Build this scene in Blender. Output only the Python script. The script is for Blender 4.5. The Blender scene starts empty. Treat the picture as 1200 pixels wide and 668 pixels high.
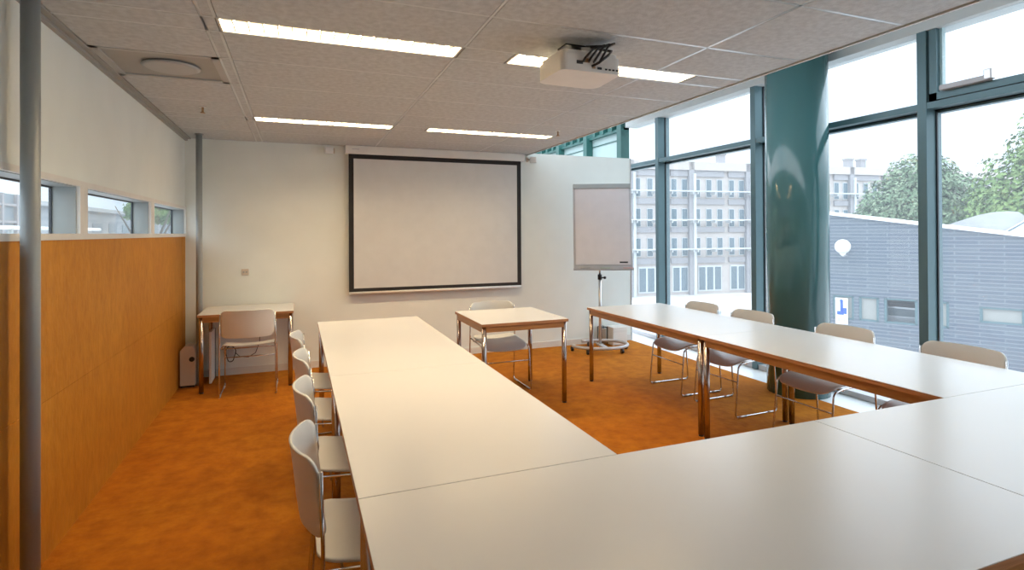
import bpy, bmesh, math, random
from mathutils import Vector, Matrix
S = bpy.context.scene
C = S.collection
PI = math.pi

# ------------------------------------------------------------------ camera, sky, exposure
YAW, PITCH, ROLL, CAMH, FPX, SHIFT = .3694, .0062, -.0052, 1.4981, 649.8, 65.27
F = Vector((math.sin(YAW), math.cos(YAW), 0)); R = Vector((math.cos(YAW), -math.sin(YAW), 0)); U = Vector((0, 0, 1))
F, U = math.cos(PITCH)*F + math.sin(PITCH)*U, math.cos(PITCH)*U - math.sin(PITCH)*F
R, U = math.cos(ROLL)*R + math.sin(ROLL)*U, math.cos(ROLL)*U - math.sin(ROLL)*R
cd = bpy.data.cameras.new('camera'); cam = bpy.data.objects.new('camera', cd); C.objects.link(cam)
cd.sensor_width = 36; cd.lens = FPX/1200*36; cd.shift_y = -SHIFT/1200; cd.clip_end = 500; cd.clip_start = .05
cam.matrix_world = Matrix(((R.x, U.x, -F.x, 0), (R.y, U.y, -F.y, 0), (R.z, U.z, -F.z, CAMH), (0, 0, 0, 1)))
S.camera = cam
S.view_settings.view_transform = 'Standard'; S.view_settings.look = 'None'
S.view_settings.exposure = 0; S.view_settings.gamma = 1; S.view_settings.use_curve_mapping = False

SKY = 4.6; LAMP = 32
w = bpy.data.worlds.new('sky'); S.world = w; w.use_nodes = True
nt = w.node_tree; bg = nt.nodes['Background']
tc = nt.nodes.new('ShaderNodeTexCoord'); mp = nt.nodes.new('ShaderNodeMapping'); mp.inputs['Scale'].default_value = (1, 1, 3.5)
nz = nt.nodes.new('ShaderNodeTexNoise'); nz.inputs['Scale'].default_value = 2.2; nz.inputs['Detail'].default_value = 5
cr = nt.nodes.new('ShaderNodeValToRGB')
cr.color_ramp.elements[0].position = .40; cr.color_ramp.elements[0].color = (.68, .76, .86, 1)
cr.color_ramp.elements[1].position = .62; cr.color_ramp.elements[1].color = (.86, .90, .95, 1)
nt.links.new(tc.outputs['Generated'], mp.inputs['Vector']); nt.links.new(mp.outputs['Vector'], nz.inputs['Vector'])
nt.links.new(nz.outputs['Fac'], cr.inputs['Fac'])
sp = nt.nodes.new('ShaderNodeSeparateXYZ'); nt.links.new(tc.outputs['Generated'], sp.inputs[0])
hr = nt.nodes.new('ShaderNodeValToRGB'); el = hr.color_ramp.elements        # overcast sky: dimmer towards the horizon
el[0].position = 0; el[0].color = (.36, .365, .37, 1); el[1].position = .36; el[1].color = (1, 1, 1, 1)
e2 = el.new(.20); e2.color = (.44, .445, .45, 1)
nt.links.new(sp.outputs['Z'], hr.inputs['Fac'])
sm = nt.nodes.new('ShaderNodeMix'); sm.data_type = 'RGBA'; sm.blend_type = 'MULTIPLY'; sm.inputs[0].default_value = 1
nt.links.new(cr.outputs['Color'], sm.inputs[6]); nt.links.new(hr.outputs['Color'], sm.inputs[7])
nt.links.new(sm.outputs[2], bg.inputs['Color']); bg.inputs['Strength'].default_value = SKY

# ------------------------------------------------------------------ materials
M = {}
def mat(name, col, rough=.5, metal=0, col2=None, scale=8, bump=0, bscale=None, stretch=(1, 1, 1), lo=.35, hi=.65, spec=.5, detail=4, coat=0):
    m = bpy.data.materials.new(name); m.use_nodes = True; t = m.node_tree; b = t.nodes['Principled BSDF']
    b.inputs['Base Color'].default_value = (*col, 1); b.inputs['Roughness'].default_value = rough
    b.inputs['Metallic'].default_value = metal; b.inputs['Specular IOR Level'].default_value = spec
    b.inputs['Coat Weight'].default_value = coat
    c = t.nodes.new('ShaderNodeTexCoord'); mp = t.nodes.new('ShaderNodeMapping'); mp.inputs['Scale'].default_value = stretch
    t.links.new(c.outputs['Object'], mp.inputs['Vector'])
    n = t.nodes.new('ShaderNodeTexNoise'); n.inputs['Scale'].default_value = scale; n.inputs['Detail'].default_value = detail
    t.links.new(mp.outputs['Vector'], n.inputs['Vector'])
    r = t.nodes.new('ShaderNodeValToRGB'); r.color_ramp.elements[0].position = lo; r.color_ramp.elements[1].position = hi
    c2 = col2 or tuple(x*.96 for x in col)
    r.color_ramp.elements[0].color = (*col, 1); r.color_ramp.elements[1].color = (*c2, 1)
    t.links.new(n.outputs['Fac'], r.inputs['Fac']); t.links.new(r.outputs['Color'], b.inputs['Base Color'])
    if bump:
        n2 = t.nodes.new('ShaderNodeTexNoise'); n2.inputs['Scale'].default_value = bscale or scale*6
        t.links.new(mp.outputs['Vector'], n2.inputs['Vector'])
        bp = t.nodes.new('ShaderNodeBump'); bp.inputs['Strength'].default_value = bump; bp.inputs['Distance'].default_value = .01
        t.links.new(n2.outputs['Fac'], bp.inputs['Height']); t.links.new(bp.outputs['Normal'], b.inputs['Normal'])
    M[name] = m; return m
def two_scale(name, a, b_, dark, s1, s2, rough, bump, stretch=(1, 1, 1)):
    """large patches between a and b_, with finer darker flecks"""
    m = mat(name, a, rough, col2=b_, scale=s1, bump=bump, bscale=s2*3, stretch=stretch, lo=.3, hi=.7, spec=.2)
    t = m.node_tree; b = t.nodes['Principled BSDF']; src = b.inputs['Base Color'].links[0].from_socket
    mp = [n for n in t.nodes if n.type == 'MAPPING'][0]
    n = t.nodes.new('ShaderNodeTexNoise'); n.inputs['Scale'].default_value = s2; n.inputs['Detail'].default_value = 6; n.inputs['Roughness'].default_value = .65
    t.links.new(mp.outputs['Vector'], n.inputs['Vector'])
    r = t.nodes.new('ShaderNodeValToRGB'); r.color_ramp.elements[0].position = .3; r.color_ramp.elements[1].position = .62
    r.color_ramp.elements[0].color = (1, 1, 1, 1); r.color_ramp.elements[1].color = (0, 0, 0, 1)
    t.links.new(n.outputs['Fac'], r.inputs['Fac'])
    mx = t.nodes.new('ShaderNodeMix'); mx.data_type = 'RGBA'; mx.inputs[7].default_value = (*dark, 1)
    ml = t.nodes.new('ShaderNodeMath'); ml.operation = 'MULTIPLY'; ml.inputs[1].default_value = .6
    t.links.new(r.outputs['Color'], ml.inputs[0]); t.links.new(ml.outputs[0], mx.inputs[0])
    t.links.new(src, mx.inputs[6]); t.links.new(mx.outputs[2], b.inputs['Base Color'])
    return m
two_scale('carpet', (.50, .180, .009), (.42, .130, .005), (.23, .060, .003), 1.3, 9, .95, .4)
two_scale('panel_wood', (.54, .235, .026), (.46, .185, .018), (.34, .12, .010), 2.2, 11, .55, .2, (1, 1.4, .7))
mat('plaster', (.80, .84, .80), .75, col2=(.77, .81, .77), scale=3)
mat('white_paint', (.74, .73, .69), .5)
mat('ceiling_tile', (.56, .59, .60), .9, col2=(.46, .485, .495), scale=28, bump=.25, bscale=120, detail=8)
mat('ceiling_profile', (.62, .65, .66), .28, metal=.5)
mat('ceiling_edge', (.60, .62, .60), .5)
mat('void_board', (.58, .62, .62), .6)
mat('steel_paint', (.30, .33, .335), .42)
mat('teal_column', (.055, .16, .165), .14, col2=(.065, .15, .155), scale=1.5, stretch=(1, 1, .3))
mat('facade_metal', (.10, .175, .195), .32, metal=.25)
mat('facade_dark', (.015, .02, .025), .4)
mat('laminate', (.76, .745, .72), .27, col2=(.75, .735, .71), scale=2, spec=.55)
mat('ply_edge', (.50, .25, .11), .45, col2=(.38, .17, .07), scale=30, stretch=(.3, .3, 6))
mat('apron_wood', (.40, .20, .075), .3, col2=(.32, .15, .05), scale=14, stretch=(.4, .4, 5))
mat('leg_chrome', (.50, .42, .38), .2, metal=1)
mat('chrome', (.66, .65, .64), .2, metal=1)
mat('chrome_satin', (.70, .69, .68), .3, metal=1)
mat('chair_plastic', (.74, .74, .70), .38, col2=(.72, .72, .68), scale=4)
mat('black_plastic', (.015, .015, .017), .4)
mat('black_fabric', (.02, .018, .018), .8)
mat('screen_fabric', (.64, .65, .65), .85)
mat('white_plastic', (.78, .77, .73), .35)
mat('beige_plastic', (.62, .53, .44), .5)
mat('paper', (.70, .68, .70), .9)
mat('board_grey', (.33, .36, .36), .4)
mat('board_frame', (.50, .50, .52), .35)
mat('red_plastic', (.55, .03, .03), .4)
mat('green_plastic', (.05, .25, .08), .4)
mat('diffuser_grey', (.36, .36, .34), .6)
mat('vent_plate', (.44, .45, .44), .5)
mat('brass', (.45, .28, .15), .3, metal=.8)
mat('ledge_tile', (.76, .80, .82), .3)
mat('louvre', (.85, .80, .72), .25, metal=.6)
mat('outside_green', (.03, .125, .115), .4)
mat('fin_light', (.09, .24, .22), .4)
mat('pale_panel', (.42, .56, .56), .5)
mat('tower_panel', (.20, .24, .27), .5)
mat('shed_strip', (.16, .19, .21), .4)
mat('paving', (.60, .59, .58), .9, col2=(.50, .47, .46), scale=.25, lo=.45, hi=.6)
mat('pale_brick', (.50, .45, .42), .9, col2=(.46, .41, .38), scale=1)
mat('band_brick', (.33, .32, .33), .9)
mat('drain_white', (.58, .60, .61), .6)
mat('far_glass', (.12, .17, .20), .2)
mat('far_roof', (.52, .47, .44), .9)
mat('grey_roof', (.42, .42, .42), .9, col2=(.37, .37, .38), scale=2)
mat('capping', (.86, .88, .89), .5)
mat('leaf_light', (.09, .16, .08), .7, col2=(.24, .31, .19), scale=1.6, lo=.4, hi=.62)
mat('leaf_green', (.09, .17, .045), .7, col2=(.21, .31, .09), scale=1.6, lo=.4, hi=.62)
mat('bark', (.16, .12, .09), .9)
mat('sign_blue', (.02, .10, .60), .4)
mat('car_paint', (.62, .66, .70), .2, metal=.4)
mat('shed_white', (.36, .37, .38), .7, col2=(.27, .28, .30), scale=.8, stretch=(.3, .3, 4))
mat('opening_beige', (.30, .30, .28), .8)
# horizontal course brick of the low grey building
m = mat('grey_brick', (.25, .28, .36), .85); t = m.node_tree; b = t.nodes['Principled BSDF']
c = t.nodes.new('ShaderNodeTexCoord'); mp = t.nodes.new('ShaderNodeMapping'); mp.inputs['Rotation'].default_value = (PI/2, 0, 0)
br = t.nodes.new('ShaderNodeTexBrick'); br.inputs['Scale'].default_value = 1; br.inputs['Brick Width'].default_value = 1.6; br.inputs['Row Height'].default_value = .16
br.inputs['Mortar Size'].default_value = .022; br.inputs['Color1'].default_value = (.12, .14, .165, 1); br.inputs['Color2'].default_value = (.09, .11, .145, 1); br.inputs['Mortar'].default_value = (.17, .195, .225, 1)
t.links.new(c.outputs['Object'], mp.inputs['Vector']); t.links.new(mp.outputs['Vector'], br.inputs['Vector']); t.links.new(br.outputs['Color'], b.inputs['Base Color'])
# glass: sheet with a fresnel reflection; veil mixes a whitish glare haze into it
def glass(name, tint, veil=0):
    m = bpy.data.materials.new(name); m.use_nodes = True; t = m.node_tree; t.nodes.clear()
    o = t.nodes.new('ShaderNodeOutputMaterial'); tr = t.nodes.new('ShaderNodeBsdfTransparent'); gl = t.nodes.new('ShaderNodeBsdfGlossy')
    tr.inputs['Color'].default_value = (*tint, 1); gl.inputs['Roughness'].default_value = .02
    fr = t.nodes.new('ShaderNodeFresnel'); fr.inputs['IOR'].default_value = 1.35; mx = t.nodes.new('ShaderNodeMixShader')
    ge = t.nodes.new('ShaderNodeNewGeometry'); io = t.nodes.new('ShaderNodeMapRange')
    io.inputs['To Min'].default_value = 1.35; io.inputs['To Max'].default_value = 1/1.35
    t.links.new(ge.outputs['Backfacing'], io.inputs['Value']); t.links.new(io.outputs[0], fr.inputs['IOR'])
    t.links.new(fr.outputs[0], mx.inputs[0]); t.links.new(tr.outputs[0], mx.inputs[1]); t.links.new(gl.outputs[0], mx.inputs[2])
    last = mx
    if veil:
        d = t.nodes.new('ShaderNodeBsdfTranslucent'); d.inputs['Color'].default_value = (.9, .95, 1, 1)
        m2 = t.nodes.new('ShaderNodeMixShader'); m2.inputs[0].default_value = veil
        t.links.new(mx.outputs[0], m2.inputs[1]); t.links.new(d.outputs[0], m2.inputs[2]); last = m2
    t.links.new(last.outputs[0], o.inputs['Surface']); M[name] = m
glass('window_glass', (.93, .965, .98), .05)
glass('strip_glass', (.93, .97, .98), .03)

# ------------------------------------------------------------------ mesh helpers
class MB:
    def __init__(s, ox=0, oy=0, oz=0): s.b = bmesh.new(); s.o = Vector((ox, oy, oz)); s.mats = []
    def box(s, x0, y0, z0, x1, y1, z1, mi=0, rot=None, bev=0):
        x0, x1 = sorted((x0, x1)); y0, y1 = sorted((y0, y1)); z0, z1 = sorted((z0, z1))
        vs = [s.b.verts.new(Vector(p)) for p in ((x0, y0, z0), (x1, y0, z0), (x1, y1, z0), (x0, y1, z0), (x0, y0, z1), (x1, y0, z1), (x1, y1, z1), (x0, y1, z1))]
        fs = [s.b.faces.new([vs[i] for i in q]) for q in ((3, 2, 1, 0), (4, 5, 6, 7), (0, 1, 5, 4), (1, 2, 6, 5), (2, 3, 7, 6), (3, 0, 4, 7))]
        for f in fs: f.material_index = mi
        if rot is not None:
            ce = Vector(((x0+x1)/2, (y0+y1)/2, (z0+z1)/2))
            for v in vs: v.co = ce + rot @ (v.co-ce)
        if bev:
            es = list({e for f in fs for e in f.edges})
            bmesh.ops.bevel(s.b, geom=es, offset=bev, segments=2, profile=.5, affect='EDGES')
        return s
    def tube(s, pts, r, n=10, mi=0, closed=False, caps=True):
        pts = [Vector(p) for p in pts]; N = len(pts); rs = r if isinstance(r, (list, tuple)) else [r]*N
        rings = []; up = None
        for i, p in enumerate(pts):
            a = pts[i-1] if (i > 0 or closed) else p; b_ = pts[(i+1) % N] if (i < N-1 or closed) else p
            d = (b_-a).normalized()
            if up is None:
                up = Vector((0, 0, 1)) if abs(d.z) < .9 else Vector((1, 0, 0))
            sx = d.cross(up).normalized(); up = sx.cross(d).normalized()
            rings.append([s.b.verts.new(p + rs[i]*(math.cos(2*PI*k/n)*sx + math.sin(2*PI*k/n)*up)) for k in range(n)])
        rr = range(N) if closed else range(N-1)
        for i in rr:
            A, B = rings[i], rings[(i+1) % N]
            for k in range(n):
                f = s.b.faces.new((A[k], A[(k+1) % n], B[(k+1) % n], B[k])); f.material_index = mi; f.smooth = True
        if caps and not closed:
            f = s.b.faces.new(rings[0][::-1]); f.material_index = mi
            f = s.b.faces.new(rings[-1]); f.material_index = mi
        return s
    def cyl(s, x, y, z0, z1, r, n=24, mi=0, r2=None):
        return s.tube([(x, y, z0), (x, y, z1)], [r, r if r2 is None else r2], n, mi)
    def prism(s, poly, h0, h1, axis='z', mi=0):
        """extrude a polygon; axis is the extrusion axis"""
        def P(a, b_, h): return {'z': (a, b_, h), 'y': (a, h, b_), 'x': (h, a, b_)}[axis]
        A = [s.b.verts.new(P(a, b_, h0)) for a, b_ in poly]; B = [s.b.verts.new(P(a, b_, h1)) for a, b_ in poly]
        n = len(poly)
        for k in range(n):
            f = s.b.faces.new((A[k], A[(k+1) % n], B[(k+1) % n], B[k])); f.material_index = mi
        s.b.faces.new(A[::-1]).material_index = mi; s.b.faces.new(B).material_index = mi
        return s
    def sphere(s, x, y, z, r, mi=0, sz=1, n=16):
        r_ = bmesh.ops.create_uvsphere(s.b, u_segments=n, v_segments=n//2+2, radius=r, matrix=Matrix.Translation((x, y, z)) @ Matrix.Diagonal((1, 1, sz, 1)))
        for f in {f for v in r_['verts'] for f in v.link_faces}: f.material_index = mi; f.smooth = True
        return s
    def build(s, name, mats, parent=None, label=None):
        bmesh.ops.recalc_face_normals(s.b, faces=s.b.faces)
        me = bpy.data.meshes.new(name); s.b.to_mesh(me); s.b.free()
        for q in (mats if isinstance(mats, (list, tuple)) else [mats]): me.materials.append(M[q])
        o = bpy.data.objects.new(name, me); C.objects.link(o); o.parent = parent
        if label: o['label'] = label
        return o
def thing(name, label, cat, loc=(0, 0, 0), rz=0, group=None):
    o = bpy.data.objects.new(name, None); C.objects.link(o); o.location = loc; o.rotation_euler = (0, 0, rz); o.empty_display_size = .1
    return tag(o, label, cat, group)
def tag(o, label, cat, group=None):
    o['label'] = label; o['category'] = cat
    if group: o['group'] = group
    return o
def struct(o): o['kind'] = 'structure'; return o
def dup(root, loc, rz, label, group=None):
    r = root.copy(); C.objects.link(r); r.location = loc; r.rotation_euler = (0, 0, rz); r['label'] = label
    if group: r['group'] = group
    for ch in list(root.children):
        c = ch.copy(); C.objects.link(c); c.parent = r
        for g in list(ch.children):
            d = g.copy(); C.objects.link(d); d.parent = c
    return r
def arc(cx, cy, r, a0, a1, n): return [(cx+r*math.cos(a0+(a1-a0)*k/n), cy+r*math.sin(a0+(a1-a0)*k/n)) for k in range(n+1)]

# ------------------------------------------------------------------ the room
XL, YB, ZC, XR, XE, XG = -1.09, 6.61, 2.505, 2.77, 4.32, 4.65     # left wall, back wall, ceiling, ceiling edge, carpet edge, facade frame
YN, GR = -1.6, -5.65                                           # wall behind the camera, ground outside
struct(MB().box(XL-.1, YN, -.12, XE, YB+.1, 0).build('floor', 'carpet'))
struct(MB().box(XE, YN, -.12, XG+.22, 8.6, -.004).build('trim_1', 'ledge_tile'))
# ceiling: tiles laid in a grid of profiles, open where the lamps and the vent sit
xs = [XL+.05, -.41, -.353, .845, 2.09, XR]
ys = [YN, -1.0, -.4, .1, .54, .74, 1.23, 1.83, 2.43, 2.88, 3.08, 3.53, 4.12, 4.71, 5.22, 5.40, 5.95, YB]
b = MB()
holes = [(-.353, .845, 2.88, 3.08), (1.149, 2.40, 2.88, 3.08), (-.353, .848, 5.22, 5.40), (1.174, 2.50, 5.22, 5.40)]
for i in range(len(xs)-1):
    for j in range(len(ys)-1):
        x0, x1, y0, y1 = xs[i], xs[i+1], ys[j], ys[j+1]
        if i == 1: segs = [(x0, x1)]
        else:
            segs = [(x0, x1)]
            for hx0, hx1, hy0, hy1 in holes:
                if abs(hy0-y0) < .01:
                    new = []
                    for a, c_ in segs:
                        if hx1 <= a+.01 or hx0 >= c_-.01: new.append((a, c_)); continue
                        if hx0 > a+.02: new.append((a, hx0))
                        if hx1 < c_-.02: new.append((hx1, c_))
                    segs = new
        if i == 0 and abs(y0-3.53) < .01: segs = []
        for a, c_ in segs:
            g = .009
            if i == 1: b.box(a+.004, y0, ZC-.002, c_-.004, y1, ZC+.02, 0)
            else: b.box(a+g, y0+g, ZC-.004, c_-g, y1-g, ZC+.02, 0, bev=.002)
for y in ys[1:-1]: b.box(XL+.05, y-.007, ZC-.0035, XR, y+.007, ZC+.012, 1)
for x in xs[1:-1]:
    for y0, y1 in ((YN, 2.88), (3.08, 5.22), (5.40, YB)): b.box(x-.007, y0, ZC-.0035, x+.007, y1, ZC+.012, 1)
b.box(XL-.1, YN, ZC+.10, XR, YB+.1, ZC+.16, 0)
struct(b.build('ceiling', ['ceiling_tile', 'ceiling_profile']))
struct(MB().box(XR-.004, YN, ZC-.012, XR+.012, YB, ZC+.20).build('trim_2', 'ceiling_edge'))
struct(MB().box(XL, YN, ZC-.03, XL+.025, YB, ZC+.02).box(XL+.025, YN, ZC-.012, XL+.055, YB, ZC+.02).build('trim_3', 'diffuser_grey'))
# upper slab over the open strip along the facade, and the facade head beam
struct(MB().box(XR+.01, YN, 3.42, XG+.3, 7.3, 3.5).build('trim_4', 'void_board'))
struct(MB().box(XG, YN, 3.085, XG+.22, 7.22, 3.42).build('trim_5', 'void_board'))
# back wall (free end towards the facade) with skirting
struct(MB().box(XL-.1, YB, 0, XE+.01, YB+.10, ZC+.02).build('wall_back', 'plaster'))
struct(MB().box(XL, YB-.012, 0, XE, YB, .075).build('baseboard_back', 'white_paint'))
struct(MB().box(XE+.01, YB-.012, 0, XE+.018, YB+.10, ZC+.02).build('trim_6', 'board_frame'))
# left wall: wood panel low, strip of windows, plaster above
wz0, wz1 = 1.505, 1.757
ops = [(2.17, 3.586), (3.70, 5.12), (5.23, 6.58)]
b = MB().box(XL-.12, YN, 0, XL-.012, YB, 1.474).box(XL-.12, YN, 1.787, XL, YB, ZC+.02)
b.box(XL-.12, YN, 1.474, XL, ops[0][0]-.1, 1.787)
struct(b.build('wall_left', 'plaster'))
b = MB()
b.box(XL-.012, YN, 0, XL+.006, 6.42, .7305, bev=.001).box(XL-.012, YN, .732, XL+.006, 6.42, 1.474, bev=.002)
b.box(XL-.012, 6.425, 0, XL+.006, YB-.02, 1.474, bev=.002)
struct(b.build('trim_7', 'panel_wood'))
edges = [ops[0][0]-.1, (3.586, 3.70), (5.12, 5.23), YB]
for k, (y0, y1) in enumerate(ops):
    ya = ops[0][0]-.1 if k == 0 else (ops[k-1][1]+y0)/2; yb = YB-.001 if k == 2 else (y1+ops[k+1][0])/2
    wn = struct(bpy.data.objects.new('window_%d' % (k+1), None)); C.objects.link(wn); wn.location = (XL, (y0+y1)/2, wz0)
    b = MB(); X0, X1 = XL-.12, XL+.012; oy = (y0+y1)/2
    b.box(X0-XL, ya-oy, 1.474-wz0, X1-XL, yb-oy, 0); b.box(X0-XL, ya-oy, wz1-wz0, X1-XL, yb-oy, 1.787-wz0)
    b.box(X0-XL, ya-oy, 0, X1-XL, y0-oy, wz1-wz0); b.box(X0-XL, y1-oy, 0, X1-XL, yb-oy, wz1-wz0)
    b.build('window_frame', 'white_paint', wn)
    MB().box(-.122, y0-oy, 0, -.108, y0+.02-oy, wz1-wz0).box(-.122, y0-oy, wz1-wz0-.012, -.108, y1-oy, wz1-wz0).box(-.122, y1-.012-oy, 0, -.108, y1-oy, wz1-wz0).build('window_bead', 'facade_dark', wn)
    MB().box(-.108, y1-.006-oy, 0, -.006, y1+.001-oy, wz1-wz0).box(-.108, y0-oy, wz1-wz0-.004, -.006, y1-.006-oy, wz1-wz0+.001).build('reveal_lining', 'board_grey', wn, 'grey green side lining')
    MB().box(-.118, y0-oy, 0, -.112, y1-oy, wz1-wz0).build('window_pane', 'strip_glass', wn)
struct(MB().box(XL-.1, YN-.1, 0, XG+.2, YN, 3.42).build('wall_near', 'plaster'))
# facade: mullions, transom, panes, one bay each
mull = [-.59, 1.175, 2.94, 4.70, 6.44, 7.3]
ZT0, ZT1, ZH = 2.452, 2.512, 3.085
for k in range(5):
    y0, y1 = mull[k], mull[k+1]; wn = struct(bpy.data.objects.new('window_%d' % (k+4), None)); C.objects.link(wn); wn.location = (XG, y0, 0)
    L = y1-y0
    b = MB()
    b.box(0, -.035, 0, .11, .035, ZH, 0)                       # mullion box
    b.box(.11, -.045, 0, .125, .045, ZH, 1).box(.125, -.03, 0, .19, .03, ZH, 0)   # gasket and outer cap
    b.build('mullion', ['facade_metal', 'facade_dark'], wn)
    b = MB()
    b.box(.005, .035, ZT0+.01, .11, L-.035, ZT1, 0).box(.11, .035, ZT0, .125, L-.035, ZT1+.01, 1).box(.125, .03, ZT0-.015, .19, L-.03, ZT1-.01, 0)
    b.build('transom', ['facade_metal', 'facade_dark'], wn)
    MB().box(.02, .035, 0, .19, L-.035, .05).build('window_sill', 'board_frame', wn)
    MB().box(.126, .03, .05, .134, L-.03, ZT0).build('window_pane', 'window_glass', wn)
    if k != 1: MB().box(.126, .03, ZT1-.01, .134, L-.03, ZH).build('window_pane', 'window_glass', wn)
    else:
        a0, a1, z0, z1 = .036, L-.045, ZT1+.012, ZH
        b = MB().box(.02, a0, z0, .10, a1, z0+.055).box(.02, a0, z0, .10, a0+.055, z1).box(.02, a1-.055, z0, .10, a1, z1)
        b.build('sash', 'facade_metal', wn, 'opening top sash in grey metal')
        MB().box(.06, a1-.075, z0+.05, .10, a1-.055, z1).build('sash_bead', 'pale_panel', wn)
        MB().box(.055, a0+.05, z0+.05, .062, a1-.05, z1).build('window_pane', 'window_glass', wn)
        MB().box(-.03, a1-.43, z0+.055, .03, a1-.10, z0+.095, bev=.006).box(-.035, a1-.45, z0+.06, .02, a1-.40, z0+.135, 1, bev=.006).build('window_opener', ['board_frame', 'chrome_satin'], wn, 'silver chain opener on the sash')
# facade of the next room seen over the back wall, past the open end of the ceiling: pale blinds, green fins above
b = MB(); d = MB()
for k in range(22):
    y = 7.36+.27*k
    b.box(XG, y-.022, 3.10, XG+.10, y+.022, 3.95, 0)
    if k % 4 == 0: b.box(XG-.03, y-.06, 0, XG+.12, y+.06, 3.95, 0)
    if k % 4 != 3: d.box(XG+.085, y, 3.10, XG+.10, y+.27, 3.9, 0)
for z in (.4, .85, 1.3, 1.75, 2.2, 2.6, 2.95): b.box(XG+.075, 7.3, z-.006, XG+.085, 13.2, z+.006)
b.box(XG+.02, 7.3, 3.07, XG+.12, 13.2, 3.11)
struct(b.build('window_9', 'outside_green')); struct(d.build('trim_9', 'fin_light'))
struct(MB().box(XG+.09, 7.32, 0, XG+.10, 13.2, 3.09).build('trim_8', 'pale_panel'))

# teal round column
tag(MB().cyl(0, 0, -.003, 3.42, .268, 64).build('column', 'teal_column'), 'thick round glossy teal column in front of the window wall', 'column').location = (4.375, 3.89, 0)
# grey steel pipes along the left wall
for y, lab in ((2.79, 'tall grey steel pipe column nearest the camera, crossing the left edge of the view'), (6.28, 'thin grey steel pipe column in the far left corner beside the desk')):
    r = .0325 if y < 4 else .029; x = -1.005 if y < 4 else -.912
    t = thing('pipe_column', lab, 'pipe', (x, y, 0), 0, 'grey pipe columns on the left side')
    MB().cyl(0, 0, 0, ZC-.003, r, 32).build('pipe', 'steel_paint', t)
    MB().cyl(0, 0, ZC-.014, ZC-.004, r+.012, 32).build('ceiling_collar', 'steel_paint', t)

# ------------------------------------------------------------------ ceiling things
def lamp(x0, x1, y0, y1, lab):
    t = thing('ceiling_light', lab, 'ceiling light', ((x0+x1)/2, (y0+y1)/2, ZC), 0, 'recessed strip lights in the ceiling')
    hx, hy = (x1-x0)/2-.002, (y1-y0)/2-.002
    MB().box(-hx, -hy, .075, hx, hy, .08).box(-hx, -hy, -.003, hx, -hy+.012, .08).box(-hx, hy-.012, -.003, hx, hy, .08).box(-hx, -hy, -.003, -hx+.012, hy, .08).box(hx-.012, -hy, -.003, hx, hy, .08).build('housing', 'white_paint', t)
    b = MB(); n = 18
    for k in range(1, n):
        x = -hx+2*hx*k/n; b.box(x-.003, -hy+.012, .002, x+.003, hy-.012, .038)
    b.build('louvre', 'louvre', t)
    b = MB().tube([(-hx+.03, 0, .055), (hx-.03, 0, .055)], .013, 12); o = b.build('lamp_tube', 'tube_glow', t)
    l = bpy.data.lights.new('strip_glow', 'AREA'); l.shape = 'RECTANGLE'; l.size = 2*hx-.04; l.size_y = 2*hy-.05; l.energy = LAMP; l.color = (1, .77, .47)
    o = bpy.data.objects.new('strip_glow', l); C.objects.link(o); o.parent = t; o.location = (0, 0, .041)
m = bpy.data.materials.new('tube_glow'); m.use_nodes = True; M['tube_glow'] = m
e = m.node_tree.nodes['Principled BSDF']; e.inputs['Emission Color'].default_value = (1, .75, .5, 1); e.inputs['Emission Strength'].default_value = 3
for (x0, x1, y0, y1), lab in zip(holes, ('long lit louvred strip light nearest the camera, left of the projector', 'lit louvred strip light partly hidden behind the projector', 'thin lit strip light far back over the left of the projection screen', 'thin lit strip light far back over the right of the projection screen')):
    lamp(x0, x1, y0, y1, lab)

t = thing('ceiling_vent', 'square grey ceiling air diffuser with a round plate at upper left', 'vent', (-.70, 3.825, ZC))
b = MB(); x0, x1, y0, y1 = -.335, .285, -.29, .29
b.box(x0, y0, -.006, x1, y0+.035, .02).box(x0, y1-.035, -.006, x1, y1, .02).box(x0, y0, -.006, x0+.04, y1, .02).box(x1-.04, y0, -.006, x1, y1, .02)
b.build('vent_frame', 'vent_plate', t)
MB().box(x0+.04, y0+.035, .004, x1-.04, y1-.035, .02).build('backing_plate', 'diffuser_grey', t)
MB().tube([(0, 0, -.016), (0, 0, -.006), (0, 0, .002)], [.13, .155, .12], 40).build('round_plate', 'vent_plate', t)
for x, y, lab in ((-.69, 4.93, 'small ceiling sprinkler head at left near the grey corner pipe'), (2.40, 4.93, 'small ceiling sprinkler head at right near the ceiling edge')):
    t = thing('sprinkler', lab, 'sprinkler', (x, y, ZC-.004), 0, 'ceiling sprinklers')
    MB().cyl(0, 0, -.006, 0, .025, 16).build('rosette', 'white_plastic', t)
    MB().cyl(0, 0, -.045, -.006, .008, 10).cyl(0, 0, -.052, -.046, .018, 12).build('nozzle', 'brass', t)

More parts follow.
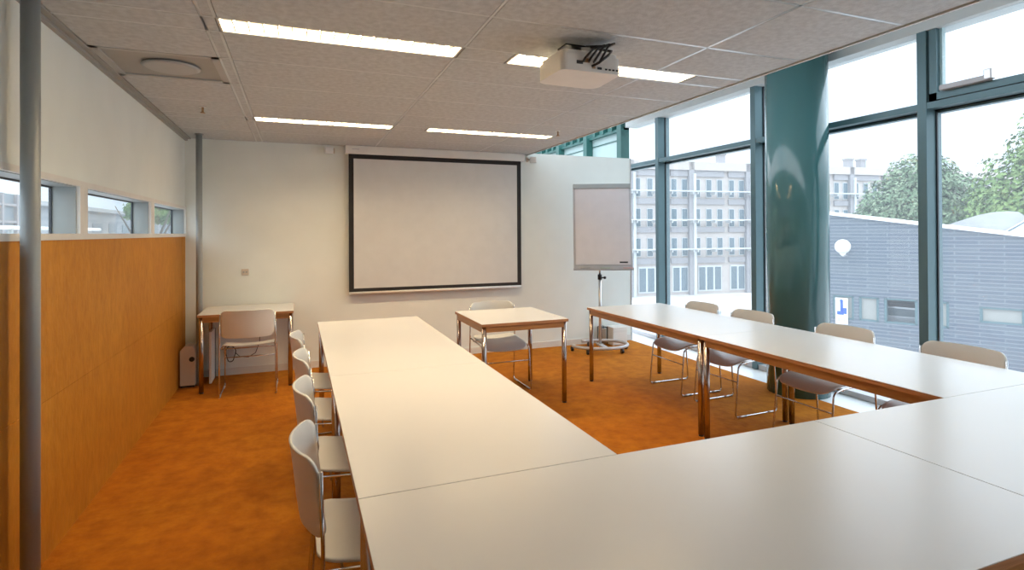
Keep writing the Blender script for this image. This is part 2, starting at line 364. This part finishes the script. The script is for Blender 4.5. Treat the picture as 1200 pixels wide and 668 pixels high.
# projector under the ceiling
t = thing('projector', 'white ceiling mounted projector with black cables at its back', 'projector', (1.42, 2.66, 2.325))
b = MB(); poly = arc(.115, .10, .06, PI/2, 0, 5)[::1] + arc(.13, -.12, .03, 0, -PI/2, 4) + arc(-.13, -.12, .03, -PI/2, -PI, 4) + arc(-.115, .10, .05, PI, PI/2, 5)
poly = [(x*1.08, y) for x, y in poly]
b.prism(poly, 0, .085).prism([(x*.94, y*.94) for x, y in poly], .085, .108)
bmesh.ops.bevel(b.b, geom=[e for e in b.b.edges if abs(e.verts[0].co.z-e.verts[1].co.z) < 1e-6 and len(e.link_faces) == 2 and e.calc_face_angle(0) > 1.2], offset=.006, segments=2, affect='EDGES')
b.build('projector_body', 'white_plastic', t)
MB().tube([(-.06, .155, .045), (-.06, .178, .045)], .036, 24).build('lens', 'black_plastic', t)
for q in [(.075+k*.022, .016, .087+k*.022, .024) for k in range(4)]+[(.03, .016, .055, .028), (-.09, .035, -.055, .052)]:
    MB().box(q[0], -.153, q[1], q[2], -.149, q[3]).build('port', 'black_plastic', t)
for q in ((-.045, .045, -.015, .066), (0, .018, .016, .034)): MB().box(q[0], -.1545, q[1], q[2], -.149, q[3]).build('connector', 'brass', t)
MB().cyl(0, .02, .108, .176, .028, 20).box(-.09, -.03, .168, .09, .07, .176).build('ceiling_mount', 'black_plastic', t)
b = MB()
for k in range(4):
    random.seed(k); a = -.05+.03*k
    b.tube([(a, -.148, .05), (a-.005, -.18, .06), (a+.03, -.19, .10+.008*k), (a+.08, -.17, .13+.008*k), (.05+.02*k, -.12, .145+.004*k), (.02, -.05, .165)], .006, 8)
b.tube([(.0, -.15, .03), (.02, -.185, .04), (.07, -.19, .08), (.11, -.16, .115), (.03, -.08, .15)], .007, 8)
b.build('cable', 'black_plastic', t)

# ------------------------------------------------------------------ back wall things
t = thing('projection_screen', 'pull-down white projection screen with black border on the back wall', 'screen', (1.60, YB-.001, .80))
MB().box(-1.09, -.10, 1.605, 1.10, 0, 1.70, bev=.008).build('screen_case', 'white_plastic', t)
MB().box(-.62-.40, -.1012, 1.655, -.94, -.1, 1.662).build('case_mark', 'board_frame', t)
b = MB().box(-1.055, -.072, .03, 1.055, -.069, 1.605, 0)
b.build('screen_border', 'black_fabric', t)
MB().box(-1.0, -.0745, .072, 1.0, -.0725, 1.553).build('screen_fabric', 'screen_fabric', t)
MB().tube([(-1.055, -.07, .018), (1.055, -.07, .018)], .016, 12).build('bottom_bar', 'white_plastic', t)
for x, z, r, lab in ((.33, 2.43, .25, 'small white bracket mounted speaker left of the projection screen'), (2.83, 2.43, -.4, 'small white bracket mounted speaker right of the projection screen')):
    t = thing('wall_speaker', lab, 'speaker', (x, YB, z), 0, 'small wall speakers')
    MB().box(-.045, -.10, -.035, .045, -.035, .04, rot=Matrix.Rotation(r, 3, 'Z'), bev=.008).build('speaker_box', 'white_plastic', t)
    MB().tube([(.02 if r < 0 else .03, -.05, .01), (.05 if r > 0 else -.05, 0, .01)], .010, 10).box(.04 if r > 0 else -.07, -.008, -.02, .07 if r > 0 else -.04, 0, .04).build('wall_bracket', 'beige_plastic', t)
t = thing('wall_socket', 'small square beige wall socket above the corner desk', 'socket', (-.525, YB, 1.09))
MB().box(-.035, -.010, -.033, .035, 0, .033, bev=.003).build('cover_plate', 'beige_plastic', t)
MB().tube([(-.014, -.012, 0), (-.014, -.009, 0)], .009, 12).tube([(.014, -.012, 0), (.014, -.009, 0)], .009, 12).build('socket_hole', 'board_grey', t)

# ------------------------------------------------------------------ tables
def table(x0, y0, x1, y1, lab, group=None, ztop=.74, name='table'):
    cx, cy = (x0+x1)/2, (y0+y1)/2; hx, hy = (x1-x0)/2-.0015, (y1-y0)/2-.0015
    t = thing(name, lab, 'table', (cx, cy, 0), 0, group)
    b = MB().box(-hx, -hy, ztop-.024, hx, hy, ztop-.003, 1).box(-hx, -hy, ztop-.003, hx, hy, ztop, 0, bev=.001)
    b.build('tabletop', ['laminate', 'ply_edge'], t)
    i = .012; a = ztop-.074; c_ = ztop-.0245; w_ = .025
    b = MB().box(-hx+i+.03, -hy+i, a, hx-i-.03, -hy+i+w_, c_).box(-hx+i+.03, hy-i-w_, a, hx-i-.03, hy-i, c_)
    b.box(-hx+i, -hy+i+.03, a, -hx+i+w_, hy-i-.03, c_).box(hx-i-w_, -hy+i+.03, a, hx-i, hy-i-.03, c_)
    b.build('apron', 'apron_wood', t)
    for sx in (-1, 1):
        for sy in (-1, 1):
            lx, ly = sx*(hx-i-.018), sy*(hy-i-.018)
            l = MB().cyl(lx, ly, .012, c_, .021, 20).build('leg', 'leg_chrome', t)
            MB().cyl(lx, ly, 0, .0125, .019, 16).build('foot', 'black_plastic', l)
            MB().box(lx-sx*.02, ly-sy*.03-.002, a+.004, lx-sx*.075, ly-sy*.03+.002, c_).build('corner_bracket', 'chrome_satin', t)
    return t
YJ = 1.642; YM = 3.10; YF = 5.045
G = 'tables of the large U arrangement'
table(.158, YJ, 1.018, YM, 'long white table in the left arm, nearer the camera, behind the front row', G)
table(.158, YM, 1.018, YF, 'long white table at the far end of the left arm, nearest the screen', G)
table(.158, .785, 1.93, YJ, 'wide white table filling the bottom centre foreground', G)
table(1.93, .785, 3.69, YJ, 'white table in the lower right corner, right of the foreground seam', G)
table(2.73, YJ, 3.61, 3.275, 'long white table of the right arm, nearer the camera by the windows', G)
table(2.73, 3.275, 3.61, 4.965, 'long white table at the far end of the right arm, next to the flipchart', G)
table(1.42, 4.375, 2.225, 5.21, 'small square white table standing alone below the projection screen')
table(-.878, 5.90, -.036, 6.585, 'small white desk against the back wall in the left corner', name='desk')

# ------------------------------------------------------------------ chairs
def fillet(pts, r, n=5):
    out = [Vector(pts[0])]
    for i in range(1, len(pts)-1):
        p = Vector(pts[i]); a = (Vector(pts[i-1])-p); c_ = (Vector(pts[i+1])-p); d = min(r, a.length*.45, c_.length*.45)
        A = p+a.normalized()*d; B = p+c_.normalized()*d
        for k in range(n+1):
            u = k/n; out.append(A*(1-u)**2+p*2*u*(1-u)+B*u*u)
    out.append(Vector(pts[-1])); return out
def sheet(fn, nu, nv, th):
    """double sided sheet from fn(u,v)->(point); th thickness along the normal"""
    b = bmesh.new(); P = [[Vector(fn(-1+2*i/nu, j/nv)) for j in range(nv+1)] for i in range(nu+1)]
    def nrm(i, j):
        a = P[min(i+1, nu)][j]-P[max(i-1, 0)][j]; c_ = P[i][min(j+1, nv)]-P[i][max(j-1, 0)]
        return a.cross(c_).normalized()
    T = [[b.verts.new(P[i][j]+nrm(i, j)*th/2) for j in range(nv+1)] for i in range(nu+1)]
    B = [[b.verts.new(P[i][j]-nrm(i, j)*th/2) for j in range(nv+1)] for i in range(nu+1)]
    for i in range(nu):
        for j in range(nv):
            b.faces.new((T[i][j], T[i+1][j], T[i+1][j+1], T[i][j+1])); b.faces.new((B[i][j+1], B[i+1][j+1], B[i+1][j], B[i][j]))
    for i in range(nu):
        b.faces.new((T[i][0], B[i][0], B[i+1][0], T[i+1][0])); b.faces.new((T[i+1][nv], B[i+1][nv], B[i][nv], T[i][nv]))
    for j in range(nv):
        b.faces.new((T[0][j+1], B[0][j+1], B[0][j], T[0][j])); b.faces.new((T[nu][j], B[nu][j], B[nu][j+1], T[nu][j+1]))
    for f in b.faces: f.smooth = True
    return b
def rounded(hw, r, d0, d1):
    """half width at distances d0/d1 from the two ends of a rounded rectangle"""
    d = min(d0, d1)
    return hw if d >= r else hw-r+math.sqrt(max(0, r*r-(r-d)**2))
def ease(v): return .5-.5*math.cos(PI*v)
def back_fn(u, v):
    v = ease(v); H = .255; z = .545+H*v; hw = rounded(.228, .05, v*H, (1-v)*H)
    x = hw*u; return (x, -.235-.045*v+.075*(x/.228)**2 - .012*math.cos(PI*v)*.5, z)
def seat_fn(u, v):
    v = ease(v); D = .44; y = -.195+D*v; hw = rounded(.215, .07, v*D, (1-v)*D); x = hw*u
    z = .437+.018*(x/.215)**2 + (.02*((v-.55)/.45)**2 if v < .55 else -.045*((v-.55)/.45)**2.2)
    return (x, y, z)
def make_chair(lab, group):
    t = thing('chair', lab, 'chair', (0, 0, 0), 0, group)
    for nm, fn, nu, nv in (('backrest', back_fn, 24, 20), ('seat', seat_fn, 22, 24)):
        bm = sheet(fn, nu, nv, .010); mb = MB(); mb.b = bm; mb.build(nm, 'chair_plastic', t)
    for sx in (-1, 1):
        x = sx*.238
        pts = fillet([(sx*.232, -.185, .765), (sx*.236, -.178, .50), (x, -.215, .0085), (x, .245, .0085), (sx*.232, .205, .415), (sx*.222, .12, .432), (sx*.225, -.185, .452)], .035)
        f = MB().tube(pts, .0065, 8).build('side_frame', 'chrome', t)
        for a, c_ in ((-.19, -.10), (.13, .22)): MB().tube([(x, a, .008), (x, c_, .008)], .008, 8).build('skid_pad', 'chrome_satin', f)
    for q in ((.236, .218, .285), (.225, .10, .424), (.225, -.12, .435)): MB().tube([(-q[0], q[1], q[2]), (q[0], q[1], q[2])], .0055, 8).build('crossbar', 'chrome', t)
    return t
GL, GRt = 'chairs along the left arm', 'chairs along the right arm by the windows'
first = make_chair('white plastic chair on the left side closest to the camera, at the bottom edge', GL)
first.location = (.25, 2.04, 0); first.rotation_euler = (0, 0, -PI/2)
for x, y, rz, lab, g in (
    (.255, 2.75, -PI/2, 'second white chair from the camera along the left arm of tables', GL),
    (.25, 3.46, -PI/2, 'third white chair from the camera along the left arm of tables', GL),
    (.225, 4.14, -PI/2, 'fourth and farthest white chair along the left arm, nearest the corner desk', GL),
    (3.49, 4.39, PI/2, 'chair at the right arm farthest from the camera, left of the window mullion', GRt),
    (3.50, 3.75, PI/2+.04, 'chair at the right arm, its back just left of the teal column', GRt),
    (3.52, 2.90, PI/2, 'chair at the right arm, its back just right of the teal column', GRt),
    (3.53, 2.14, PI/2, 'chair at the right arm nearest the camera, its back at the right edge', GRt),
    (1.83, 5.10, PI, 'chair behind the small square table, facing the camera, below the screen', None),
    (-.43, 5.88, 0, 'chair at the corner desk with its backrest towards the camera', None)):
    o = dup(first, (x, y, 0), rz, lab, g)
    if g is None: del o['group']

# ------------------------------------------------------------------ flipchart
t = thing('flipchart', 'mobile flipchart easel with blank paper on a round wheeled base', 'flipchart', (3.575, 6.17, 0), math.radians(-12))
ring = [(.355*math.cos(a), .27*math.sin(a), .075) for a in [math.radians(118)-math.radians(296)*k/40 for k in range(41)]]
MB().tube(ring, .020, 12).box(-.03, -.27, .062, .03, .05, .09, bev=.005).build('base_ring', 'board_frame', t)
for k, a in enumerate((100, 175, 232, 308, 5)):
    x, y = .355*math.cos(math.radians(a)), .27*math.sin(math.radians(a))
    c_ = MB().cyl(x, y, .05, .08, .008, 10).build('caster', 'chrome_satin', t)
    MB().tube([(x-.016, y, .028), (x+.016, y, .028)], .028, 16).build('wheel', 'black_plastic', c_)
MB().cyl(0, -.02, .06, .96, .019, 20).build('pole', 'chrome_satin', t)
MB().cyl(0, -.02, .94, 1.25, .012, 16).build('inner_pole', 'chrome', t)
MB().cyl(0, -.02, .90, .965, .027, 16).tube([(0, -.03, .925), (.05, -.05, .925)], .008, 8).sphere(.055, -.052, .925, .018).build('clamp_knob', 'black_plastic', t)
bd = bpy.data.objects.new('board', None)
rot = Matrix.Rotation(math.radians(-8), 4, 'X')
b = MB()
b.box(-.36, -.012, -.53, .36, .012, .535, 0, bev=.004)
bo = b.build('board', 'board_frame', t); bo.location = (.0, -.13, 1.565); bo.rotation_euler = (math.radians(-9), 0, math.radians(-13))
MB().box(-.36, -.034, .485, .36, -.012, .545, bev=.006).build('paper_clamp', 'board_grey', bo)
MB().box(-.335, -.022, -.475, .335, -.013, .486).build('paper_pad', 'paper', bo)
MB().box(-.365, -.07, -.545, .365, -.012, -.53).box(-.365, -.07, -.545, .365, -.066, -.522).build('pen_tray', 'board_frame', bo)
b = MB().box(.20, -.0235, -.455, .30, -.022, -.436)
b.build('maker_plate', 'black_plastic', bo, 'small black maker plate at the lower right of the paper')
MB().box(-.05, .01, -.40, .05, .03, .10).build('mounting_plate', 'board_grey', bo)
for k, (x, m_) in enumerate(((-.22, 'black_plastic'), (.02, 'green_plastic'), (.30, 'red_plastic'))):
    MB().tube([(x-.06, -.042, -.522), (x+.06, -.042, -.522)], .008, 10).build('marker', m_, bo)
t = thing('floor_box', 'white floor-standing box behind the flipchart base by the back wall', 'box', (3.99, 6.44, 0))
MB().box(-.11, -.09, 0, .11, .09, .24, bev=.008).build('box_body', 'white_plastic', t)
MB().box(-.10, -.094, .17, .10, -.09, .20).build('box_slot', 'white_paint', t)
t = thing('document_rack', 'small black wire rack with beige contents behind the flipchart pole', 'rack', (3.83, 6.535, 0))
b = MB()
for x in (-.045, .045): b.tube([(x, -.05, 0), (x, -.05, .225), (x, .05, .225), (x, .05, 0)], .006, 8)
b.tube([(-.045, -.05, .225), (.045, -.05, .225)], .008, 8).tube([(-.045, .05, .225), (.045, .05, .225)], .006, 8).tube([(-.045, -.05, .03), (.045, -.05, .03)], .006, 8)
b.build('rack_frame', 'black_plastic', t)
MB().box(-.03, -.035, .006, .03, .035, .20, bev=.004).build('folder', 'beige_plastic', t)

# ------------------------------------------------------------------ things in the left corner
t = thing('speaker_box', 'slim beige floor-standing box with a round black port in the left corner', 'box', (-1.005, 6.30, 0), .0)
MB().prism([(-.065, .02), (.065, .02), (.065, .34), (.045, .40), (-.03, .40), (-.065, .36)], -.09, .09, 'y').build('box_body', 'beige_plastic', t)
MB().tube([(.038, -.098, .275), (.038, -.088, .275)], .024, 20).build('round_port', 'black_plastic', t)
MB().box(-.06, -.085, 0, .06, .085, .021).build('plinth', 'black_plastic', t)
t = thing('computer_tower', 'upright slim white computer unit with a black edge under the corner desk', 'computer', (-.815, 6.40, 0))
MB().box(-.012, -.13, .005, .012, .11, .52, bev=.004).build('case_body', 'white_plastic', t)
MB().box(-.014, .11, 0, .016, .135, .52).build('case_edge', 'black_plastic', t)
t = thing('power_cable', 'loose black cable bundle hanging behind the corner desk chair', 'cable', (-.66, 6.56, .0))
b = MB(); random.seed(3)
b.tube([(.045*math.cos(a)*(1+.2*math.sin(3*a)), -.01-.012*math.sin(2*a), .235+.085*math.sin(a)) for a in [k*.35 for k in range(40)]], .005, 6)
b.build('cable_coil', 'black_plastic', t)
MB().tube([(.04, -.02, .25), (.09, -.03, .20), (.17, -.03, .19), (.24, -.03, .23), (.28, -.02, .34), (.29, -.01, .60)], .004, 8).build('cable', 'black_plastic', t)
MB().box(-.03, 0, .20, .03, .045, .30, bev=.004).build('wall_outlet', 'board_frame', t)

# ------------------------------------------------------------------ outside
struct(MB().box(-120, -80, GR-.3, 150, 140, GR).build('ground', 'paving'))
# far brick office building
ang = math.atan2(-4.87, 47.2)
A = thing('office_building', 'long pale brick office building with rows of windows across the square', 'building', (38.49, 51.58, GR), ang)
s0, bay = 3.25, 7.55; Z = lambda z: z-GR
MB().box(-22, .35, 0, 62, 14, Z(9.3)).build('wall', 'pale_brick', A)
MB().box(-22.2, -.1, Z(8.5), 62.2, 14.2, Z(9.42)).build('roof', 'far_roof', A)
b = MB()
for z0, z1 in ((7.81, 8.48), (4.63, 5.25), (1.45, 2.05), (-2.06, -1.44)):
    for k in range(-3, 8):
        a = s0+bay*k; b.box(a+.4, .12, Z(z0), a+.58*bay, .36, Z(z1)); b.box(a+.66*bay, .12, Z(z0), a+bay-.4, .36, Z(z1))
b.build('brick_band', 'band_brick', A)
b = MB(); d = MB()
for k in range(-3, 9):
    a = s0+bay*k; b.box(a-.35, -.1, 0, a+.30, .4, Z(9.45)); d.box(a+.12, -.28, 0, a+.42, -.1, Z(8.1))
b.build('pier', 'band_brick', A); d.build('drainpipe', 'drain_white', A)
b = MB()
for z in (6.07, 2.85, -.43): b.box(-22, -.75, Z(z)-.06, 62, -.2, Z(z)+.06)
for k in range(-3, 8):
    for fx in (.05, .35, .62, .97):
        for z in (6.07, 2.85, -.43): b.box(s0+bay*(k+fx)-.05, -.7, Z(z)-.35, s0+bay*(k+fx)+.05, .3, Z(z)-.06)
b.build('balcony_rail', 'drain_white', A)
wf = MB().box(-.37, -.04, -1.04, .37, .04, 1.04, 1).box(-.31, -.06, -.98, .31, -.035, .98, 0).box(-.37, -.08, -.38, .37, -.03, -.30, 1).build('window', ['far_glass', 'drain_white'], A)
firstw = True
for k in range(-1, 5):
    for fx in (.12, .32, .51, .72, .90):
        for z in (6.47, 3.1, -.2):
            o = wf if firstw else wf.copy()
            if not firstw: C.objects.link(o); o.parent = A
            firstw = False; o.location = (s0+bay*(k+fx), .30, Z(z))
sf = None
for k in range(-3, 7):
    for fx, wd in ((.33, 1.55), (.82, 1.0)):
        b = MB().box(-wd, -.05, 0, wd, .05, 2.9, 1)
        n = 3 if wd > 1.2 else 2
        for q in range(n): b.box(-wd+2*wd*q/n+.12, -.08, .15, -wd+2*wd*(q+1)/n-.12, -.04, 2.75, 0)
        o = b.build('shop_window', ['far_glass', 'drain_white'], A); o.location = (s0+bay*(k+fx), .30, .35)
for x in (9.5, 28.9, 31, 41.5): MB().box(x-.4, 3, Z(9.4), x+.4, 3.8, Z(10.8)).box(x-.5, 2.9, Z(10.8), x+.5, 3.9, Z(11.0)).build('chimney', 'band_brick', A)

# low grey brick building, nearer, its top edge sloping
B0 = Vector((24.12, 19.61)); Dv = (Vector((27.13, 13.3))-B0); LB = Dv.length; ab = math.atan2(Dv.y, Dv.x)
Bd = thing('grey_brick_building', 'low dark grey brick building with sloping white capped top right outside', 'building', (B0.x, B0.y, GR), ab)
def top(s): return Z(2.30-.155*s)
b = MB()
z0, z1 = Z(-2.72), Z(-1.58)
ops2 = [(-1.1, -.25), (.15, 1.05), (1.25, 2.05), (2.25, 3.5), (3.7, 4.6)]; s_a, s_b = -1.9, 16
b.prism([(s_a, 0), (s_b, 0), (s_b, z0), (s_a, z0)], 0, .5, 'y')
b.prism([(s_a, z1), (s_b, z1), (s_b, top(s_b)), (s_a, top(s_a))], 0, .5, 'y')
prev = s_a
for a, c_ in ops2: b.box(prev, 0, z0, a, .5, z1); prev = c_
b.box(prev, 0, z0, 5.6, .5, z1); b.box(7.0, 0, z0, s_b, .5, z1)
b.box(5.6, 0, z0, 7.0, .5, Z(-2.35)); b.box(5.6, 0, Z(-1.68), 7.0, .5, z1)
b.box(s_a, 4.0, 0, s_b, 4.3, Z(-1)).box(s_a, .5, Z(-1.3), s_b, 4.2, Z(-1.1))
b.build('brick_wall', 'grey_brick', Bd)
MB().prism([(s_a-.1, top(s_a)), (s_b+.1, top(s_b)), (s_b+.1, top(s_b)+.16), (s_a-.1, top(s_a)+.16)], -.12, .9, 'y').build('roof_capping', 'capping', Bd)
MB().prism([(s_a, top(s_a)-.1), (s_b, top(s_b)-.1), (s_b, top(s_b)+.02), (s_a, top(s_a)+.02)], .9, 9, 'y').build('roof', 'grey_roof', Bd)
for a, c_ in ops2+[(5.6, 7.0)]:
    q0, q1 = (z0, z1) if a < 5 else (Z(-2.35), Z(-1.68))
    f = MB().box(a, .02, q0, a+.1, .3, q1).box(c_-.1, .02, q0, c_, .3, q1).box(a, .02, q0, c_, .3, q0+.08).box(a, .02, q1-.08, c_, .3, q1).build('window', 'facade_metal', Bd)
    if not (a > 2 and a < 3): MB().box(a+.1, .1, q0+.08, c_-.1, .13, q1-.08).build('pane', 'opening_beige', f)
# curved roof and glass skylight beyond the top edge
roof = [(q, Z(z)) for q, z in ((3.9, 1.3), (4.35, 1.72), (4.7, 1.86), (5.1, 2.02), (5.5, 2.17), (6.0, 2.28), (6.5, 2.31), (6.8, 2.27), (6.95, 2.15), (7.0, .8), (3.9, .8))]
MB().prism(roof, 1.6, 5.5, 'y').build('curved_roof', 'grey_roof', Bd)
b = MB().prism([(6.1, Z(1.25)), (7.3, Z(2.15)), (11.5, Z(2.35)), (11.5, Z(.5)), (6.1, Z(.5))], 1.25, 1.5, 'y', 0)
for k in range(5): b.tube([(6.2+k*.7, 1.22, Z(1.25)), (7.4+k*.7, 1.22, Z(2.12+.02*k))], .03, 6, 1)
b.build('skylight', ['capping', 'far_glass'], Bd)
gl = thing('globe_lamp', 'round white globe lamp on the grey brick wall beside the teal column', 'lamp', (24.47, 18.95, .72), ab)
MB().sphere(0, -.70, .05, .34).tube([(0, -.70, -.26), (0, -.70, -.40)], [.16, .04], 12).build('globe', 'white_plastic', gl)
MB().tube([(0, -.70, -.38), (0, -.02, -.38)], .04, 8).build('bracket', 'board_frame', gl)
t = thing('car', 'silver car half seen through the opening of the grey brick building', 'car', (B0.x+Dv.x/LB*2.9-.0+1.0*math.cos(ab+PI/2), B0.y+Dv.y/LB*2.9+1.0*math.sin(ab+PI/2), -3.35), ab)
prof = [(-1.9, .25), (1.9, .25), (1.95, .7), (1.3, .82), (.75, 1.28), (-.9, 1.30), (-1.6, .85), (-1.95, .75)]
MB().prism(prof, 0, 1.6, 'y').build('car_body', 'car_paint', t)
MB().prism([(.95, .86), (.65, 1.2), (-.85, 1.22), (-1.3, .88)], -.01, 1.61, 'y').build('car_window', 'far_glass', t)
for x in (-1.2, 1.2): MB().tube([(x, -.02, .3), (x, .2, .3)], .3, 20).build('wheel', 'black_plastic', t)
bs = MB().box(-2.1, -.2, -.15, 2.1, 1.9, -.0).build('deck', 'paving', None); bs.parent = Bd; bs.location = (2.9, 1.0, -3.35-GR); 
# blue and white banner sign on a post in front of the grey building
t = thing('banner_sign', 'narrow blue and white sign on the grey brick wall beside the teal column', 'sign', (24.33, 19.1, -2.95), ab)
MB().box(-.26, -.10, 0, .26, -.04, 1.25, 0).build('sign_board', 'capping', t)
b = MB().box(-.05, -.115, .62, .07, -.10, 1.15).box(.0, -.115, .50, .22, -.10, .78).box(-.18, -.115, .45, .10, -.10, .62).sphere(.0, -.10, 1.12, .07)
b.build('sign_figure', 'sign_blue', t)
MB().box(-.18, -.115, .12, -.05, -.10, .30).box(.0, -.115, .12, .05, -.10, .30).box(.1, -.115, .12, .16, -.10, .30).build('sign_letters', 'board_frame', t)

# trees
def tree(name, lab, x, y, zb, blobs, trunk_h, n, leaf, m_, seed):
    t = thing(name, lab, 'tree', (x, y, zb), 0); rnd = random.Random(seed)
    b = MB().tube([(0, 0, 0), (.1, 0, trunk_h*.5), (0, .1, trunk_h)], [.35, .28, .18], 10)
    for k in range(7):
        a = k*2.4; b.tube([(0, 0, trunk_h*.6), (math.cos(a)*1.4, math.sin(a)*1.4, trunk_h*.95), (math.cos(a)*2.4, math.sin(a)*2.4, trunk_h*1.2)], [.14, .08, .03], 6)
    b.build('trunk', 'bark', t)
    bm = bmesh.new(); vol = [q[3]*q[4]*q[5] for q in blobs]; tot = sum(vol)
    for q, v in zip(blobs, vol):
        for _ in range(int(n*v/tot)):
            d = Vector((rnd.gauss(0, 1), rnd.gauss(0, 1), rnd.gauss(0, 1))).normalized(); rr = rnd.uniform(.35, 1)**.4*(1+.05*math.sin(7*d.x+5*d.z+seed)+.05*math.sin(9*d.y-6*d.z)+.03*math.sin(23*d.x+19*d.z))
            p = Vector((q[0]+d.x*q[3]*rr, q[1]+d.y*q[4]*rr, q[2]+d.z*q[5]*rr))
            s = leaf*rnd.uniform(.6, 1.3); nrm_ = (d+Vector((rnd.uniform(-1, 1), rnd.uniform(-1, 1), rnd.uniform(-.3, 1.2)))*.7).normalized()
            a = nrm_.orthogonal().normalized(); c_ = nrm_.cross(a); an = rnd.uniform(0, PI); a, c_ = a*math.cos(an)+c_*math.sin(an), c_*math.cos(an)-a*math.sin(an)
            vs = [bm.verts.new(p+v_) for v_ in (-a*s, -c_*s*.6+nrm_*s*.15, a*s, c_*s*.6+nrm_*s*.15)]
            bm.faces.new(vs)
    mb = MB(); mb.b = bm; mb.build('foliage', m_, t)
tree('tree', 'pale green rounded tree behind the grey brick building, centre of the window', 47.3, 29.9, GR,
     [(0, 0, 8.6, 4.6, 4.6, 3.6), (-.2, 0, 11.2, 2.6, 2.6, 2.2), (-2.2, 1, 7.4, 3.0, 3.0, 2.6), (2.4, -1, 7.2, 3.0, 3.0, 2.6)], 6.5, 20000, .17, 'leaf_light', 1)
tree('tree', 'bright green tree at the right edge of the window view', 43.8, 19.6, GR,
     [(0, 0, 9, 4.4, 4.4, 4.0), (.6, -.8, 12.2, 3.4, 3.4, 3.2), (-2.2, 1.5, 8.2, 2.6, 2.6, 1.9), (2.5, -1.6, 10, 4, 4, 4.5)], 7, 20000, .17, 'leaf_green', 2)
# bollards on the square
for k, (x, y) in enumerate(((26.2, 30.6), (29.5, 33.2))):
    t = thing('bollard', ('dark bollard on the paved square left of the teal column', 'second dark bollard on the square, further from the camera')[k], 'bollard', (x, y, GR), 0, 'bollards on the square')
    MB().cyl(0, 0, 0, 1.1, .14, 12).build('post', 'board_grey', t); MB().sphere(0, 0, 1.12, .15).build('cap', 'board_grey', t)

# outside the strip windows at the left
Lb = thing('white_shed', 'low white building with a grey roof edge outside the left strip windows', 'building', (-16, 22, GR))
MB().box(-5, -30, 0, 0, 80, Z(3.45)).build('wall', 'shed_white', Lb)
MB().box(-5.5, -30.5, Z(3.45), .4, 80.5, Z(3.75)).build('roof', 'grey_roof', Lb)
b = MB()
for k in range(26): b.box(-.02, -29+k*4.2, Z(1.7), .04, -26.6+k*4.2, Z(2.5), 0)
b.build('window_strip', 'shed_strip', Lb)
tw = thing('office_tower', 'grey glazed building with tall mullions outside the nearest strip window', 'building', (-11, 22, GR))
MB().box(-3, -8, 0, 0, 8.5, Z(3.2)).build('wall', 'tower_panel', tw)
b = MB()
for k in range(14): b.box(-.05, -8+k*1.25, 0, .12, -7.85+k*1.25, Z(3.2), 0)
for z in (1.2, 2.0, 2.7): b.box(-.05, -8, Z(z), .1, 8.5, Z(z)+.1)
b.build('facade_grid', 'band_brick', tw)
t = thing('railing', 'white horizontal railing with posts outside the nearest strip window', 'railing', (-3.6, 6, 0))
MB().tube([(0, -6, 1.60), (0, 7.0, 1.60)], .028, 10).build('handrail', 'capping', t)
b = MB()
for k in range(8): b.tube([(0, -5.6+k*1.5, GR), (0, -5.6+k*1.5, 1.6)], .03, 8)
b.build('post', 'board_grey', t)
tree('tree', 'dark green tree beyond the white building outside the left strip windows', -12.2, 57, GR, [(0, 0, 9.2, 1.8, 2.6, 1.1), (.3, 3, 9.1, 1.7, 2.6, 1.0)], 8, 3500, .2, 'leaf_green', 5)
